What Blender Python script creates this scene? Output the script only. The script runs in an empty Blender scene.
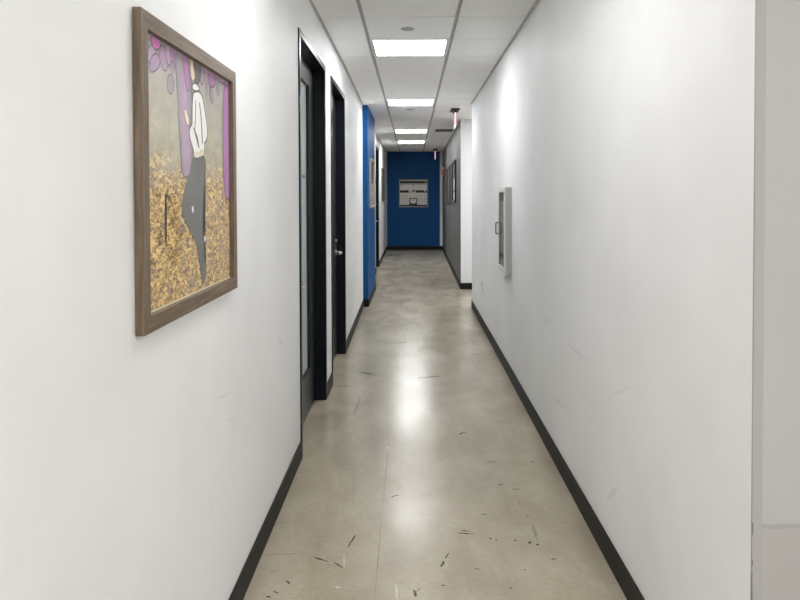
import bpy, bmesh, math, random
from mathutils import Vector, Matrix

random.seed(7)
scene = bpy.context.scene
COL = scene.collection

# ------------------------------------------------------------------ camera model
F = 670.0                      # focal length in pixels of the 800 px wide frame
TILT = math.radians(1.2)
EYE = 1.41
PX, PY = 412.0, 210.0          # principal point


def ray(px, py):
    u = (px - PX) / F
    v = (PY - py) / F
    return Vector((u, math.cos(TILT) + v * math.sin(TILT), -math.sin(TILT) + v * math.cos(TILT)))


def on_floor(px, py):
    d = ray(px, py)
    t = -EYE / d.z
    return (d.x * t, d.y * t)


# ------------------------------------------------------------------ materials
def new_mat(name):
    m = bpy.data.materials.new(name)
    m.use_nodes = True
    nt = m.node_tree
    return m, nt, nt.nodes['Principled BSDF']


def plain(name, col, rough=0.5, metal=0.0, spec=0.5, emit=None, estr=0.0, coat=0.0):
    m, nt, b = new_mat(name)
    b.inputs['Base Color'].default_value = (*col, 1)
    b.inputs['Roughness'].default_value = rough
    b.inputs['Metallic'].default_value = metal
    b.inputs['Specular IOR Level'].default_value = spec
    b.inputs['Coat Weight'].default_value = coat
    if emit:
        b.inputs['Emission Color'].default_value = (*emit, 1)
        b.inputs['Emission Strength'].default_value = estr
    return m


def noise(nt, coord, scale, detail=4, rough=0.55, mapping=None, dist=0.0):
    n = nt.nodes.new('ShaderNodeTexNoise')
    n.inputs['Scale'].default_value = scale
    n.inputs['Detail'].default_value = detail
    n.inputs['Roughness'].default_value = rough
    n.inputs['Distortion'].default_value = dist
    if mapping:
        mp = nt.nodes.new('ShaderNodeMapping')
        mp.inputs['Scale'].default_value = mapping
        nt.links.new(coord, mp.inputs['Vector'])
        coord = mp.outputs['Vector']
    nt.links.new(coord, n.inputs['Vector'])
    return n.outputs['Fac']


def ramp(nt, fac, stops):
    r = nt.nodes.new('ShaderNodeValToRGB')
    el = r.color_ramp.elements
    el[0].position, el[0].color = stops[0][0], (*stops[0][1], 1)
    el[1].position, el[1].color = stops[1][0], (*stops[1][1], 1)
    for p, c in stops[2:]:
        e = el.new(p)
        e.color = (*c, 1)
    nt.links.new(fac, r.inputs['Fac'])
    return r.outputs['Color']


def mix(nt, fac, a, b, mode='MIX'):
    m = nt.nodes.new('ShaderNodeMix')
    m.data_type = 'RGBA'
    m.blend_type = mode
    if isinstance(fac, (int, float)):
        m.inputs[0].default_value = fac
    else:
        nt.links.new(fac, m.inputs[0])
    for s, i in ((a, 6), (b, 7)):
        if isinstance(s, tuple):
            m.inputs[i].default_value = (*s, 1)
        else:
            nt.links.new(s, m.inputs[i])
    return m.outputs[2]


def maprange(nt, fac, a, b, c, d):
    m = nt.nodes.new('ShaderNodeMapRange')
    m.inputs[1].default_value = a
    m.inputs[2].default_value = b
    m.inputs[3].default_value = c
    m.inputs[4].default_value = d
    nt.links.new(fac, m.inputs[0])
    return m.outputs[0]


def math_node(nt, op, a, b=None):
    m = nt.nodes.new('ShaderNodeMath')
    m.operation = op
    for s, i in ((a, 0), (b, 1)):
        if s is None:
            continue
        if isinstance(s, (int, float)):
            m.inputs[i].default_value = s
        else:
            nt.links.new(s, m.inputs[i])
    return m.outputs[0]


def objco(nt):
    t = nt.nodes.new('ShaderNodeTexCoord')
    return t.outputs['Object']


def bump(nt, b, height, strength, dist=0.01):
    n = nt.nodes.new('ShaderNodeBump')
    n.inputs['Strength'].default_value = strength
    n.inputs['Distance'].default_value = dist
    nt.links.new(height, n.inputs['Height'])
    nt.links.new(n.outputs['Normal'], b.inputs['Normal'])


def paint(name, col, var=0.04, rough=0.55, spec=0.35, smudge=0.0):
    m, nt, b = new_mat(name)
    co = objco(nt)
    n1 = noise(nt, co, 1.3, 3)
    lo = tuple(c * (1 - var) for c in col)
    hi = tuple(min(1, c * (1 + var)) for c in col)
    c = ramp(nt, n1, [(0.35, lo), (0.65, hi)])
    if smudge:
        n2 = noise(nt, co, 2.6, 5, 0.6, mapping=(1, 1, 0.7))
        f = maprange(nt, n2, 0.66, 0.76, 0.0, smudge)
        c = mix(nt, f, c, tuple(x * 0.72 for x in col))
    nt.links.new(c, b.inputs['Base Color'])
    b.inputs['Roughness'].default_value = rough
    b.inputs['Specular IOR Level'].default_value = spec
    n3 = noise(nt, co, 260, 2)
    bump(nt, b, n3, 0.06, 0.002)
    return m


def concrete():
    m, nt, b = new_mat('polished_concrete')
    co = objco(nt)
    big = noise(nt, co, 1.1, 5, 0.6, dist=0.4)
    mid = noise(nt, co, 3.6, 5, 0.6, mapping=(1.2, 0.55, 1), dist=0.5)
    streak = noise(nt, co, 3.2, 5, 0.7, mapping=(1.0, 1.6, 1), dist=0.5)
    fine = noise(nt, co, 60, 4, 0.7, mapping=(0.6, 1.6, 1))
    base = ramp(nt, big, [(0.3, (0.37, 0.325, 0.247)), (0.7, (0.475, 0.424, 0.335))])
    c2 = ramp(nt, mid, [(0.28, (0.84, 0.83, 0.81)), (0.68, (1.09, 1.09, 1.085))])
    c = mix(nt, 1.0, base, c2, 'MULTIPLY')
    c3 = ramp(nt, streak, [(0.3, (0.94, 0.935, 0.925)), (0.62, (1.03, 1.03, 1.025))])
    c = mix(nt, 0.7, c, c3, 'MULTIPLY')
    c4 = ramp(nt, fine, [(0.3, (0.86, 0.86, 0.85)), (0.7, (1.10, 1.10, 1.09))])
    c = mix(nt, 0.8, c, c4, 'MULTIPLY')
    # sparse dark flecks lying across the hall
    fl = noise(nt, co, 16, 3, 0.6, mapping=(0.55, 2.6, 1))
    ff = maprange(nt, fl, 0.66, 0.74, 0.0, 0.35)
    c = mix(nt, ff, c, (0.10, 0.085, 0.065))
    # duller finish in front of the end wall
    sep = nt.nodes.new('ShaderNodeSeparateXYZ')
    nt.links.new(co, sep.inputs[0])
    endz = maprange(nt, sep.outputs['Y'], 16.35, 16.40, 0.0, 1.0)
    c = mix(nt, math_node(nt, 'MULTIPLY', endz, 0.6), c, (0.36, 0.33, 0.27))
    nt.links.new(c, b.inputs['Base Color'])
    r = maprange(nt, mid, 0.25, 0.75, 0.18, 0.28)
    r = math_node(nt, 'ADD', r, math_node(nt, 'MULTIPLY', endz, 0.35))
    nt.links.new(r, b.inputs['Roughness'])
    b.inputs['Specular IOR Level'].default_value = 0.55
    h = noise(nt, co, 22, 4, 0.6)
    bump(nt, b, h, 0.012, 0.01)
    return m


def wood(name, vertical):
    m, nt, b = new_mat(name)
    co = objco(nt)
    g = noise(nt, co, 9, 6, 0.65, mapping=((14, 14, 0.7) if vertical else (0.7, 14, 14)), dist=0.3)
    c = ramp(nt, g, [(0.3, (0.075, 0.049, 0.028)), (0.7, (0.23, 0.165, 0.110))])
    nt.links.new(c, b.inputs['Base Color'])
    b.inputs['Roughness'].default_value = 0.45
    bump(nt, b, g, 0.15, 0.003)
    return m


def glazing(name, tint=(1, 1, 1)):
    m = bpy.data.materials.new(name)
    m.use_nodes = True
    nt = m.node_tree
    nt.nodes.clear()
    out = nt.nodes.new('ShaderNodeOutputMaterial')
    tr = nt.nodes.new('ShaderNodeBsdfTransparent')
    tr.inputs[0].default_value = (*tint, 1)
    gl = nt.nodes.new('ShaderNodeBsdfGlossy')
    gl.inputs['Roughness'].default_value = 0.04
    fr = nt.nodes.new('ShaderNodeFresnel')
    fr.inputs[0].default_value = 1.5
    mx = nt.nodes.new('ShaderNodeMixShader')
    ge = nt.nodes.new('ShaderNodeNewGeometry')
    front = math_node(nt, 'SUBTRACT', 1.0, ge.outputs['Backfacing'])
    nt.links.new(math_node(nt, 'MULTIPLY', fr.outputs[0], front), mx.inputs[0])
    nt.links.new(tr.outputs[0], mx.inputs[1])
    nt.links.new(gl.outputs[0], mx.inputs[2])
    nt.links.new(mx.outputs[0], out.inputs[0])
    return m


def grass_print():
    m, nt, b = new_mat('meadow_print')
    co = objco(nt)
    sep = nt.nodes.new('ShaderNodeSeparateXYZ')
    nt.links.new(co, sep.inputs[0])
    n1 = noise(nt, co, 105, 4, 0.62, mapping=(0.45, 1, 0.9), dist=1.0)
    meadow = ramp(nt, n1, [(0.30, (0.06, 0.03, 0.012)), (0.43, (0.27, 0.155, 0.055)),
                           (0.51, (0.62, 0.39, 0.12)), (0.59, (0.95, 0.70, 0.25)), (0.70, (1.0, 0.90, 0.62))])
    n2 = noise(nt, co, 30, 4, 0.6, mapping=(0.5, 1, 1))
    grey = mix(nt, maprange(nt, n2, 0.48, 0.68, 0.0, 0.55), meadow, (0.36, 0.27, 0.23))
    haze = ramp(nt, noise(nt, co, 13, 5, 0.6, mapping=(1, 1, 1.6)),
                [(0.3, (0.36, 0.33, 0.215)), (0.7, (0.58, 0.54, 0.40))])
    topf = maprange(nt, sep.outputs['Z'], 0.12, 0.30, 0.0, 0.7)
    haze = mix(nt, topf, haze, (0.46, 0.41, 0.44))
    zz = math_node(nt, 'ADD', sep.outputs['Z'], maprange(nt, noise(nt, co, 18, 3), 0.3, 0.7, -0.03, 0.03))
    f = maprange(nt, zz, -0.02, 0.07, 0.0, 1.0)
    c = mix(nt, f, grey, haze)
    nt.links.new(c, b.inputs['Base Color'])
    b.inputs['Roughness'].default_value = 0.6
    return m


def mottled(name, stops, scale=8, mapping=None, rough=0.6):
    m, nt, b = new_mat(name)
    co = objco(nt)
    n = noise(nt, co, scale, 5, 0.6, mapping=mapping, dist=0.3)
    nt.links.new(ramp(nt, n, stops), b.inputs['Base Color'])
    b.inputs['Roughness'].default_value = rough
    return m


def tile_mat():
    m, nt, b = new_mat('ceiling_tile')
    co = objco(nt)
    n = noise(nt, co, 120, 5, 0.7)
    c = ramp(nt, n, [(0.3, (0.86, 0.855, 0.845)), (0.6, (0.92, 0.915, 0.905))])
    nt.links.new(c, b.inputs['Base Color'])
    b.inputs['Roughness'].default_value = 0.9
    bump(nt, b, n, 0.05, 0.002)
    return m


def return_paint():
    # grey painted return wall, colour set darker as it faces away from the lights; a low scuffed join and chips of its own
    m, nt, b = new_mat('return_wall_paint')
    co = objco(nt)
    sep = nt.nodes.new('ShaderNodeSeparateXYZ')
    nt.links.new(co, sep.inputs[0])
    n1 = noise(nt, co, 2.0, 4)
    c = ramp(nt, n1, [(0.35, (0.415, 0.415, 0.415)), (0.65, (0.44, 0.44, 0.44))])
    wob = math_node(nt, 'ADD', sep.outputs['Z'], maprange(nt, noise(nt, co, 9, 3), 0.3, 0.7, -0.006, 0.006))
    low = maprange(nt, wob, 0.668, 0.674, 1.0, 0.0)
    c = mix(nt, low, c, (0.40, 0.385, 0.375))
    d = math_node(nt, 'ABSOLUTE', math_node(nt, 'SUBTRACT', wob, 0.675))
    line = maprange(nt, d, 0.002, 0.008, 0.5, 0.0)
    c = mix(nt, line, c, (0.25, 0.24, 0.235))
    nt.links.new(c, b.inputs['Base Color'])
    b.inputs['Roughness'].default_value = 0.6
    return m


M = {}
M['white'] = paint('white_wall_paint', (0.845, 0.852, 0.862), smudge=0.10)
M['white_plain'] = paint('white_paint', (0.845, 0.852, 0.862))
M['blue'] = paint('royal_blue_paint', (0.004, 0.078, 0.245), rough=0.55, spec=0.2)
M['grey'] = paint('mid_grey_paint', (0.135, 0.135, 0.132))
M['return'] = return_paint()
M['bead'] = plain('corner_bead', (0.375, 0.37, 0.365), 0.6)
M['chip'] = plain('chipped_plaster', (0.16, 0.14, 0.13), 0.8)
M['base'] = plain('black_rubber_base', (0.010, 0.0095, 0.009), 0.55, spec=0.25)
M['concrete'] = concrete()
M['tile'] = tile_mat()
M['grid'] = plain('ceiling_grid', (0.46, 0.455, 0.44), 0.6)
M['black_metal'] = plain('black_anodised_metal', (0.0035, 0.0055, 0.010), 0.3, spec=0.28)
M['door_leaf'] = plain('charcoal_door_finish', (0.020, 0.021, 0.023), 0.35, spec=0.5)
M['gasket'] = plain('black_gasket', (0.006, 0.007, 0.008), 0.5)
M['frosted'] = plain('frosted_glass', (0.56, 0.66, 0.665), 0.28, spec=0.5)
M['dark_glass'] = plain('dark_door_glass', (0.012, 0.014, 0.017), 0.12, spec=0.5)
M['steel'] = plain('satin_steel', (0.62, 0.61, 0.59), 0.28, metal=1.0)
M['pane_strip'] = plain('grey_pane_strip', (0.22, 0.25, 0.26), 0.5)
M['panel'] = plain('light_diffuser', (0.9, 0.9, 0.9), 0.5, emit=(0.985, 0.99, 0.99), estr=9.5)
M['white_metal'] = plain('white_enamel', (0.72, 0.72, 0.70), 0.4)
M['cabinet'] = plain('cabinet_enamel', (0.50, 0.50, 0.49), 0.4)
M['handle_grey'] = plain('grey_handle', (0.16, 0.16, 0.16), 0.35)
M['cabinet_dark'] = plain('cabinet_inside', (0.62, 0.62, 0.61), 0.5)
M['panel_dim'] = plain('soft_light_diffuser', (0.9, 0.9, 0.9), 0.5, emit=(0.985, 0.99, 0.99), estr=5.2)
M['panel_near_fill'] = plain('added_near_fill_diffuser', (0.9, 0.9, 0.9), 0.5, emit=(0.985, 0.99, 0.99), estr=7.0)  # glow of the added fill panels behind the camera
M['panel_mid'] = plain('mid_light_diffuser', (0.9, 0.9, 0.9), 0.5, emit=(0.985, 0.99, 0.99), estr=7.5)
M['panel_lobby_fill'] = plain('added_lobby_fill_diffuser', (0.9, 0.9, 0.9), 0.5, emit=(0.985, 0.99, 0.99), estr=6.0)  # glow of the added lobby fill panels
M['panel_far'] = plain('bright_light_diffuser', (0.9, 0.9, 0.9), 0.5, emit=(0.985, 0.99, 0.99), estr=14.5)
M['pane'] = glazing('clear_glazing')
M['smoke_pane'] = glazing('grey_glazing', (0.80, 0.81, 0.81))
M['grille'] = plain('dark_vent_grille', (0.05, 0.05, 0.05), 0.5)
M['cover'] = plain('grey_cover_disc', (0.40, 0.395, 0.385), 0.5)
M['black_plastic'] = plain('black_plastic', (0.012, 0.012, 0.012), 0.4)
M['sign_edge'] = plain('lit_acrylic', (0.85, 0.70, 0.72), 0.3, emit=(1.0, 0.72, 0.74), estr=0.30)
M['sign_red'] = plain('lit_red_letters', (0.75, 0.30, 0.32), 0.4, emit=(1.0, 0.25, 0.28), estr=0.3)
M['alarm_red'] = plain('red_plastic', (0.50, 0.10, 0.10), 0.4)
M['lens'] = plain('clear_lens', (0.75, 0.72, 0.70), 0.15)
M['outlet'] = plain('white_plastic', (0.72, 0.72, 0.70), 0.4)
M['outlet_dark'] = plain('grey_socket', (0.24, 0.24, 0.23), 0.5)
M['wood_h'] = wood('brown_frame_wood_across', False)
M['wood_v'] = wood('brown_frame_wood_upright', True)
M['meadow'] = grass_print()
M['lilac'] = mottled('lilac_ink', [(0.3, (0.36, 0.22, 0.37)), (0.7, (0.54, 0.36, 0.53))], 20)
M['lilac_grey'] = mottled('lilac_grey_ink', [(0.3, (0.28, 0.23, 0.28)), (0.7, (0.44, 0.36, 0.41))], 18)
M['magenta'] = plain('magenta_ink', (0.47, 0.17, 0.44), 0.6)
M['pink'] = plain('pink_ink', (0.78, 0.17, 0.55), 0.6)
M['ink_grey'] = plain('grey_ink', (0.085, 0.078, 0.080), 0.6)
M['plum'] = plain('plum_grey_ink', (0.13, 0.095, 0.13), 0.6)
M['trouser'] = plain('charcoal_ink', (0.12, 0.115, 0.108), 0.6)
M['hair'] = mottled('dark_hair_ink', [(0.35, (0.03, 0.028, 0.027)), (0.65, (0.12, 0.11, 0.10))], 60)
M['skin'] = plain('cream_ink', (0.88, 0.72, 0.50), 0.6)
M['blouse'] = plain('white_ink', (0.97, 0.96, 0.94), 0.6)
M['cream'] = plain('pale_cream_ink', (0.82, 0.76, 0.55), 0.6)
M['brown_ink'] = plain('brown_ink', (0.075, 0.045, 0.025), 0.6)
M['bw_white'] = mottled('photo_white', [(0.3, (0.80, 0.78, 0.73)), (0.7, (0.93, 0.91, 0.87))], 7)
M['bw_black'] = mottled('photo_black', [(0.35, (0.006, 0.006, 0.006)), (0.7, (0.05, 0.045, 0.04))], 22)
M['bw_grey'] = plain('photo_grey', (0.36, 0.35, 0.32), 0.6)
M['silver_frame'] = plain('silver_frame', (0.34, 0.325, 0.295), 0.4)
M['black_frame'] = plain('black_frame', (0.012, 0.012, 0.013), 0.4)
M['dark_frame'] = plain('dark_brown_frame', (0.06, 0.052, 0.045), 0.45)
M['print_brown'] = mottled('brown_print', [(0.3, (0.06, 0.045, 0.035)), (0.7, (0.22, 0.17, 0.13))], 9)
M['print_cream'] = mottled('cream_print', [(0.3, (0.55, 0.45, 0.34)), (0.7, (0.80, 0.72, 0.60))], 8)
M['print_navy'] = mottled('navy_print', [(0.3, (0.02, 0.025, 0.045)), (0.7, (0.06, 0.075, 0.11))], 6)
M['print_taupe'] = mottled('taupe_print', [(0.3, (0.09, 0.085, 0.075)), (0.7, (0.17, 0.16, 0.14))], 6)
M['print_grey'] = mottled('grey_print', [(0.3, (0.15, 0.15, 0.15)), (0.7, (0.26, 0.26, 0.25))], 6)
M['print_green'] = mottled('olive_grey_print', [(0.3, (0.09, 0.09, 0.075)), (0.7, (0.19, 0.19, 0.16))], 6)
M['scuff'] = plain('dark_scuff', (0.045, 0.035, 0.026), 0.22, spec=0.3)
M['stain'] = plain('grey_scuff', (0.29, 0.26, 0.205), 0.22, spec=0.3)
M['crack'] = plain('floor_joint', (0.29, 0.258, 0.20), 0.22, spec=0.3)
M['chalk'] = plain('pale_scuff', (0.55, 0.52, 0.45), 0.22, spec=0.3)


# ------------------------------------------------------------------ mesh helpers
class MB:
    """collects shapes, then links them as ONE mesh object"""

    def __init__(self):
        self.bm = bmesh.new()
        self.mats = []

    def mi(self, mat):
        if mat not in self.mats:
            self.mats.append(mat)
        return self.mats.index(mat)

    def face(self, pts, mat):
        vs = [self.bm.verts.new(p) for p in pts]
        f = self.bm.faces.new(vs)
        f.material_index = self.mi(mat)
        return f

    def box(self, x0, x1, y0, y1, z0, z1, mat, bev=0.0):
        x0, x1 = sorted((x0, x1)); y0, y1 = sorted((y0, y1)); z0, z1 = sorted((z0, z1))
        v = [self.bm.verts.new(p) for p in ((x0, y0, z0), (x1, y0, z0), (x1, y1, z0), (x0, y1, z0),
                                            (x0, y0, z1), (x1, y0, z1), (x1, y1, z1), (x0, y1, z1))]
        fs = []
        for q in ((0, 3, 2, 1), (4, 5, 6, 7), (0, 1, 5, 4), (1, 2, 6, 5), (2, 3, 7, 6), (3, 0, 4, 7)):
            f = self.bm.faces.new([v[i] for i in q])
            f.material_index = self.mi(mat)
            fs.append(f)
        if bev:
            es = list({e for f in fs for e in f.edges})
            bmesh.ops.bevel(self.bm, geom=es, offset=bev, segments=2, profile=0.5, affect='EDGES')
        return self

    def ring(self, w, h, fw, y0, y1, mat_h, mat_v=None):
        """mitred rectangular frame centred on the local origin, front at y0 (the lesser y)"""
        mat_v = mat_v or mat_h
        o = [(-w / 2, -h / 2), (w / 2, -h / 2), (w / 2, h / 2), (-w / 2, h / 2)]
        i = [(-w / 2 + fw, -h / 2 + fw), (w / 2 - fw, -h / 2 + fw), (w / 2 - fw, h / 2 - fw), (-w / 2 + fw, h / 2 - fw)]
        V = {}
        for k in range(4):
            V['of', k] = self.bm.verts.new((o[k][0], y0, o[k][1]))
            V['ob', k] = self.bm.verts.new((o[k][0], y1, o[k][1]))
            V['if', k] = self.bm.verts.new((i[k][0], y0, i[k][1]))
            V['ib', k] = self.bm.verts.new((i[k][0], y1, i[k][1]))
        for k in range(4):
            n = (k + 1) % 4
            mt = mat_h if k % 2 == 0 else mat_v
            for q in ((('of', k), ('of', n), ('if', n), ('if', k)), (('ob', n), ('ob', k), ('ib', k), ('ib', n)),
                      (('of', n), ('of', k), ('ob', k), ('ob', n)), (('if', k), ('if', n), ('ib', n), ('ib', k))):
                f = self.bm.faces.new([V[a] for a in q])
                f.material_index = self.mi(mt)
        return self

    def cyl(self, c, axis, r, length, mat, n=24, r2=None, bev=0.0):
        r2 = r if r2 is None else r2
        ax = Vector(axis).normalized()
        q = Vector((0, 0, 1)).rotation_difference(ax)
        a, b = [], []
        for k in range(n):
            t = 2 * math.pi * k / n
            d = Vector((math.cos(t), math.sin(t), 0))
            a.append(self.bm.verts.new(Vector(c) + q @ (d * r)))
            b.append(self.bm.verts.new(Vector(c) + q @ (d * r2 + Vector((0, 0, length)))))
        fs = [self.bm.faces.new(a[::-1]), self.bm.faces.new(b)]
        for k in range(n):
            f = self.bm.faces.new((a[k], a[(k + 1) % n], b[(k + 1) % n], b[k]))
            f.smooth = True
            fs.append(f)
        for f in fs:
            f.material_index = self.mi(mat)
        if bev:
            es = list(fs[0].edges) + list(fs[1].edges)
            bmesh.ops.bevel(self.bm, geom=es, offset=bev, segments=2, profile=0.5, affect='EDGES')
        return self

    def tube(self, pts, r, mat, n=10):
        pts = [Vector(p) for p in pts]
        rings = []
        for k, p in enumerate(pts):
            d = (pts[min(k + 1, len(pts) - 1)] - pts[max(k - 1, 0)]).normalized()
            q = Vector((0, 0, 1)).rotation_difference(d)
            rings.append([self.bm.verts.new(p + q @ Vector((r * math.cos(2 * math.pi * j / n), r * math.sin(2 * math.pi * j / n), 0)))
                          for j in range(n)])
        for a, b in zip(rings, rings[1:]):
            # match the closest start so rings never twist
            off = min(range(n), key=lambda s: sum((a[j].co - b[(j + s) % n].co).length for j in range(n)))
            for j in range(n):
                f = self.bm.faces.new((a[j], a[(j + 1) % n], b[(j + 1 + off) % n], b[(j + off) % n]))
                f.smooth = True
                f.material_index = self.mi(mat)
        for rr in (rings[0], rings[-1]):
            f = self.bm.faces.new(rr)
            f.material_index = self.mi(mat)
        return self

    def flat(self, pts, y, mat):
        """flat printed shape on a plane facing local -y; pts are (u, v)"""
        area = sum(pts[k][0] * pts[(k + 1) % len(pts)][1] - pts[(k + 1) % len(pts)][0] * pts[k][1] for k in range(len(pts)))
        if area < 0:
            pts = pts[::-1]
        f = self.face([(u, y, v) for u, v in pts], mat)
        bmesh.ops.triangulate(self.bm, faces=[f])

    def build(self, name, parent=None, loc=None, bevel=0.0, recalc=True):
        if recalc:
            bmesh.ops.recalc_face_normals(self.bm, faces=self.bm.faces)
        me = bpy.data.meshes.new(name)
        self.bm.to_mesh(me)
        self.bm.free()
        for m in self.mats:
            me.materials.append(m)
        o = bpy.data.objects.new(name, me)
        COL.objects.link(o)
        if loc:
            o.location = loc
        if parent:
            o.parent = parent
        if bevel:
            md = o.modifiers.new('bevel', 'BEVEL')
            md.width = bevel
            md.segments = 2
            md.limit_method = 'ANGLE'
        return o


def empty(name, loc, rotz=0.0):
    o = bpy.data.objects.new(name, None)
    COL.objects.link(o)
    o.location = loc
    o.rotation_euler = (0, 0, rotz)
    o.empty_display_size = 0.1
    return o


def tag(o, label=None, cat=None, group=None, kind=None):
    if label: o['label'] = label
    if cat: o['category'] = cat
    if group: o['group'] = group
    if kind: o['kind'] = kind
    return o


def struct(o, label, cat):
    return tag(o, label, cat, kind='structure')


# ------------------------------------------------------------------ dimensions
CEIL = 2.563
LX = -0.602                    # left wall face
RX = 0.754                     # right wall face
R0, R1 = 1.473, 8.42           # right wall runs from its near corner to its far corner
D1 = (3.57, 4.64)
D2 = (4.98, 5.99)
PIL = (8.50, 10.15)            # blue pier
PX_FACE = -0.560
FLX = -0.668                   # far left wall face
D3 = (12.30, 13.36)
GY0, GY1 = 10.08, 17.5         # grey wall
GX0, GX1 = 0.733, 0.797
END = 17.5
BACK = -3.0
FARX = 3.6                     # right side of the lobby and of the side hall
OPEN_H = 2.305
GA = math.atan2(GX1 - GX0, GY1 - GY0)


def gx(y):
    return GX0 + (GX1 - GX0) * (y - GY0) / (GY1 - GY0)


# ------------------------------------------------------------------ floor
b = MB()
b.box(-1.4, FARX + 0.15, BACK - 0.15, END + 0.15, -0.12, 0.0, M['concrete'])
floor = struct(b.build('floor'), 'polished grey-beige concrete floor running down the hallway', 'floor')


def ribbon(b, p, q, w, mat, z=0.0004, seg=7, jit=0.35, wob=0.25):
    p = Vector((*p, 0)); q = Vector((*q, 0))
    d = q - p
    n = Vector((-d.y, d.x, 0)).normalized()
    L, R = [], []
    for k in range(seg + 1):
        t = k / seg
        ww = w * (0.25 + 0.75 * math.sin(math.pi * min(max(t, 0.06), 0.94))) * random.uniform(1 - jit, 1 + jit) * 0.5
        c = p + d * t + n * random.uniform(-wob, wob) * w
        L.append(c + n * ww + Vector((0, 0, z)))
        R.append(c - n * ww + Vector((0, 0, z)))
    vl = [b.bm.verts.new(v) for v in L]
    vr = [b.bm.verts.new(v) for v in R]
    i = b.mi(mat)
    for k in range(seg):
        f = b.bm.faces.new((vl[k], vl[k + 1], vr[k + 1], vr[k]))
        f.material_index = i


b = MB()
S = [((355, 535), (347, 547), .008), ((312.7, 556.7), (327.7, 561.7), .007), ((333, 562), (342, 568), .006),
     ((390, 497), (398, 495), .010), ((412.7, 590), (415, 597), .010), ((415, 592), (420, 588), .004),
     ((457, 533), (473, 534.5), .009), ((460, 530.6), (471, 532), .006), ((488, 538.5), (491, 539), .010),
     ((494, 540), (496.5, 540.4), .008), ((513, 540.5), (515.2, 541), .012), ((527, 543.5), (530.5, 542.5), .012),
     ((535, 545), (538.5, 545.3), .010), ((440, 567), (443.5, 561), .010), ((444, 559), (448, 553), .005),
     ((458, 435), (465, 432), .012), ((485, 462), (497, 462), .008), ((497, 485), (503, 485), .008),
     ((512, 489.5), (520, 489.5), .008), ((530, 462), (534, 463), .008), ((473, 569), (479, 569.5), .006),
     ((523, 570), (524.5, 570.5), .010), ((518, 504), (520, 504.6), .010), ((526, 516), (527.5, 516.4), .010),
     ((417, 378.4), (440, 376), .022), ((265, 596), (270, 597), .008), ((272, 591), (278, 593), .006),
     ((285, 580), (289, 584), .006), ((470, 355), (484, 354), .012), ((396, 343), (408, 342), .012),
     ((440, 585), (444, 586), .006), ((508, 588), (511, 588.5), .007), ((550, 560), (556, 559), .006),
     ((480, 515), (488, 514), .006), ((360, 372), (372, 374), .015)]
for p, q, w in S:
    ribbon(b, on_floor(*p), on_floor(*q), w, M['scuff'])
for p, q, w in [((531, 523), (536, 540), .014), ((357, 371), (378, 376), .05), ((335, 386), (352, 386), .04),
                ((264, 527), (285, 521), .012), ((262, 555), (300, 553), .008), ((353, 415), (360, 397), .02)]:
    ribbon(b, on_floor(*p), on_floor(*q), w, M['stain'], z=0.0003, seg=12, wob=0.12)
for p, q, w in [((395, 584), (396, 600), .009), ((343, 553), (343.5, 568), .004), ((386.5, 447), (389, 449), .014),
                ((335, 586), (339, 588), .012)]:
    ribbon(b, on_floor(*p), on_floor(*q), w, M['chalk'])
# long hairline joints
ribbon(b, on_floor(373.5, 600), on_floor(381, 515), .0045, M['crack'], z=0.0002, seg=24, jit=.3, wob=.15)
ribbon(b, on_floor(381.2, 513), on_floor(389, 435), .0045, M['crack'], z=0.0002, seg=24, jit=.3, wob=.15)
ribbon(b, on_floor(353, 512), on_floor(353, 464), .004, M['crack'], z=0.0002, seg=16, jit=.3, wob=.15)
ribbon(b, on_floor(303, 462), on_floor(352, 464.5), .005, M['crack'], z=0.0002, seg=16, jit=.3, wob=.15)
ribbon(b, on_floor(401, 470), on_floor(404, 330), .005, M['crack'], z=0.0002, seg=30, jit=.3, wob=.15)
o = b.build('scuff_marks', parent=floor, recalc=False)
tag(o, 'dark scuffs and hairline joints on the concrete', kind='stuff')

# faint marks rubbed on the long walls
def wall_marks(parent, x, marks, name, lab):
    b = MB()
    for (p, q, w, mat) in marks:
        P = []
        for a in (p, q):
            d = ray(*a)
            t = x / d.x
            P.append(Vector((d.y * t, EYE + d.z * t)))
        d = P[1] - P[0]
        n = Vector((-d.y, d.x)).normalized()
        L, R2 = [], []
        seg = 8
        for k in range(seg + 1):
            t = k / seg
            ww = w * (0.15 + 0.85 * math.sin(math.pi * t)) * random.uniform(.7, 1.2) * .5
            c = P[0] + d * t
            L.append(b.bm.verts.new((x * 0.9994, *(c + n * ww))))
            R2.append(b.bm.verts.new((x * 0.9994, *(c - n * ww))))
        i = b.mi(mat)
        for k in range(seg):
            f = b.bm.faces.new((L[k], L[k + 1], R2[k + 1], R2[k]))
            f.material_index = i
    o = b.build(name, parent=parent, recalc=False)
    tag(o, lab, kind='stuff')


M['rub'] = plain('faint_rub', (0.80, 0.805, 0.81), 0.6, spec=0.3)
M['rub_dark'] = plain('grey_rub', (0.66, 0.665, 0.665), 0.6, spec=0.3)

# ------------------------------------------------------------------ ceiling with its grid, tiles and light openings
T = 0.61
GCX = -0.012
XL = [GCX + T * (k - 0.5) for k in range(-1, 8)]
YL0 = 4.34
lights_y = [4.95 - 10 * T, 4.95 - 5 * T, 4.95, 4.95 + 5 * T, 4.95 + 11 * T, 4.95 + 15 * T]
lights_y = [4.95 - 9 * T, 4.95 - 5 * T, 4.95, 4.95 + 5 * T, 4.95 + 11 * T, 4.95 + 15 * T]
light_cells = {(1, round((y - YL0) / T)) for y in lights_y[1:]}          # column 1 is the middle column
light_cells |= {(1, -8), (1, -10)}
for k in (3, 5):
    for j in (-8, -11):
        light_cells.add((k, j))
light_cells.add((4, -10))
light_cells.add((4, 8))                                             # the side hall's own light

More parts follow.
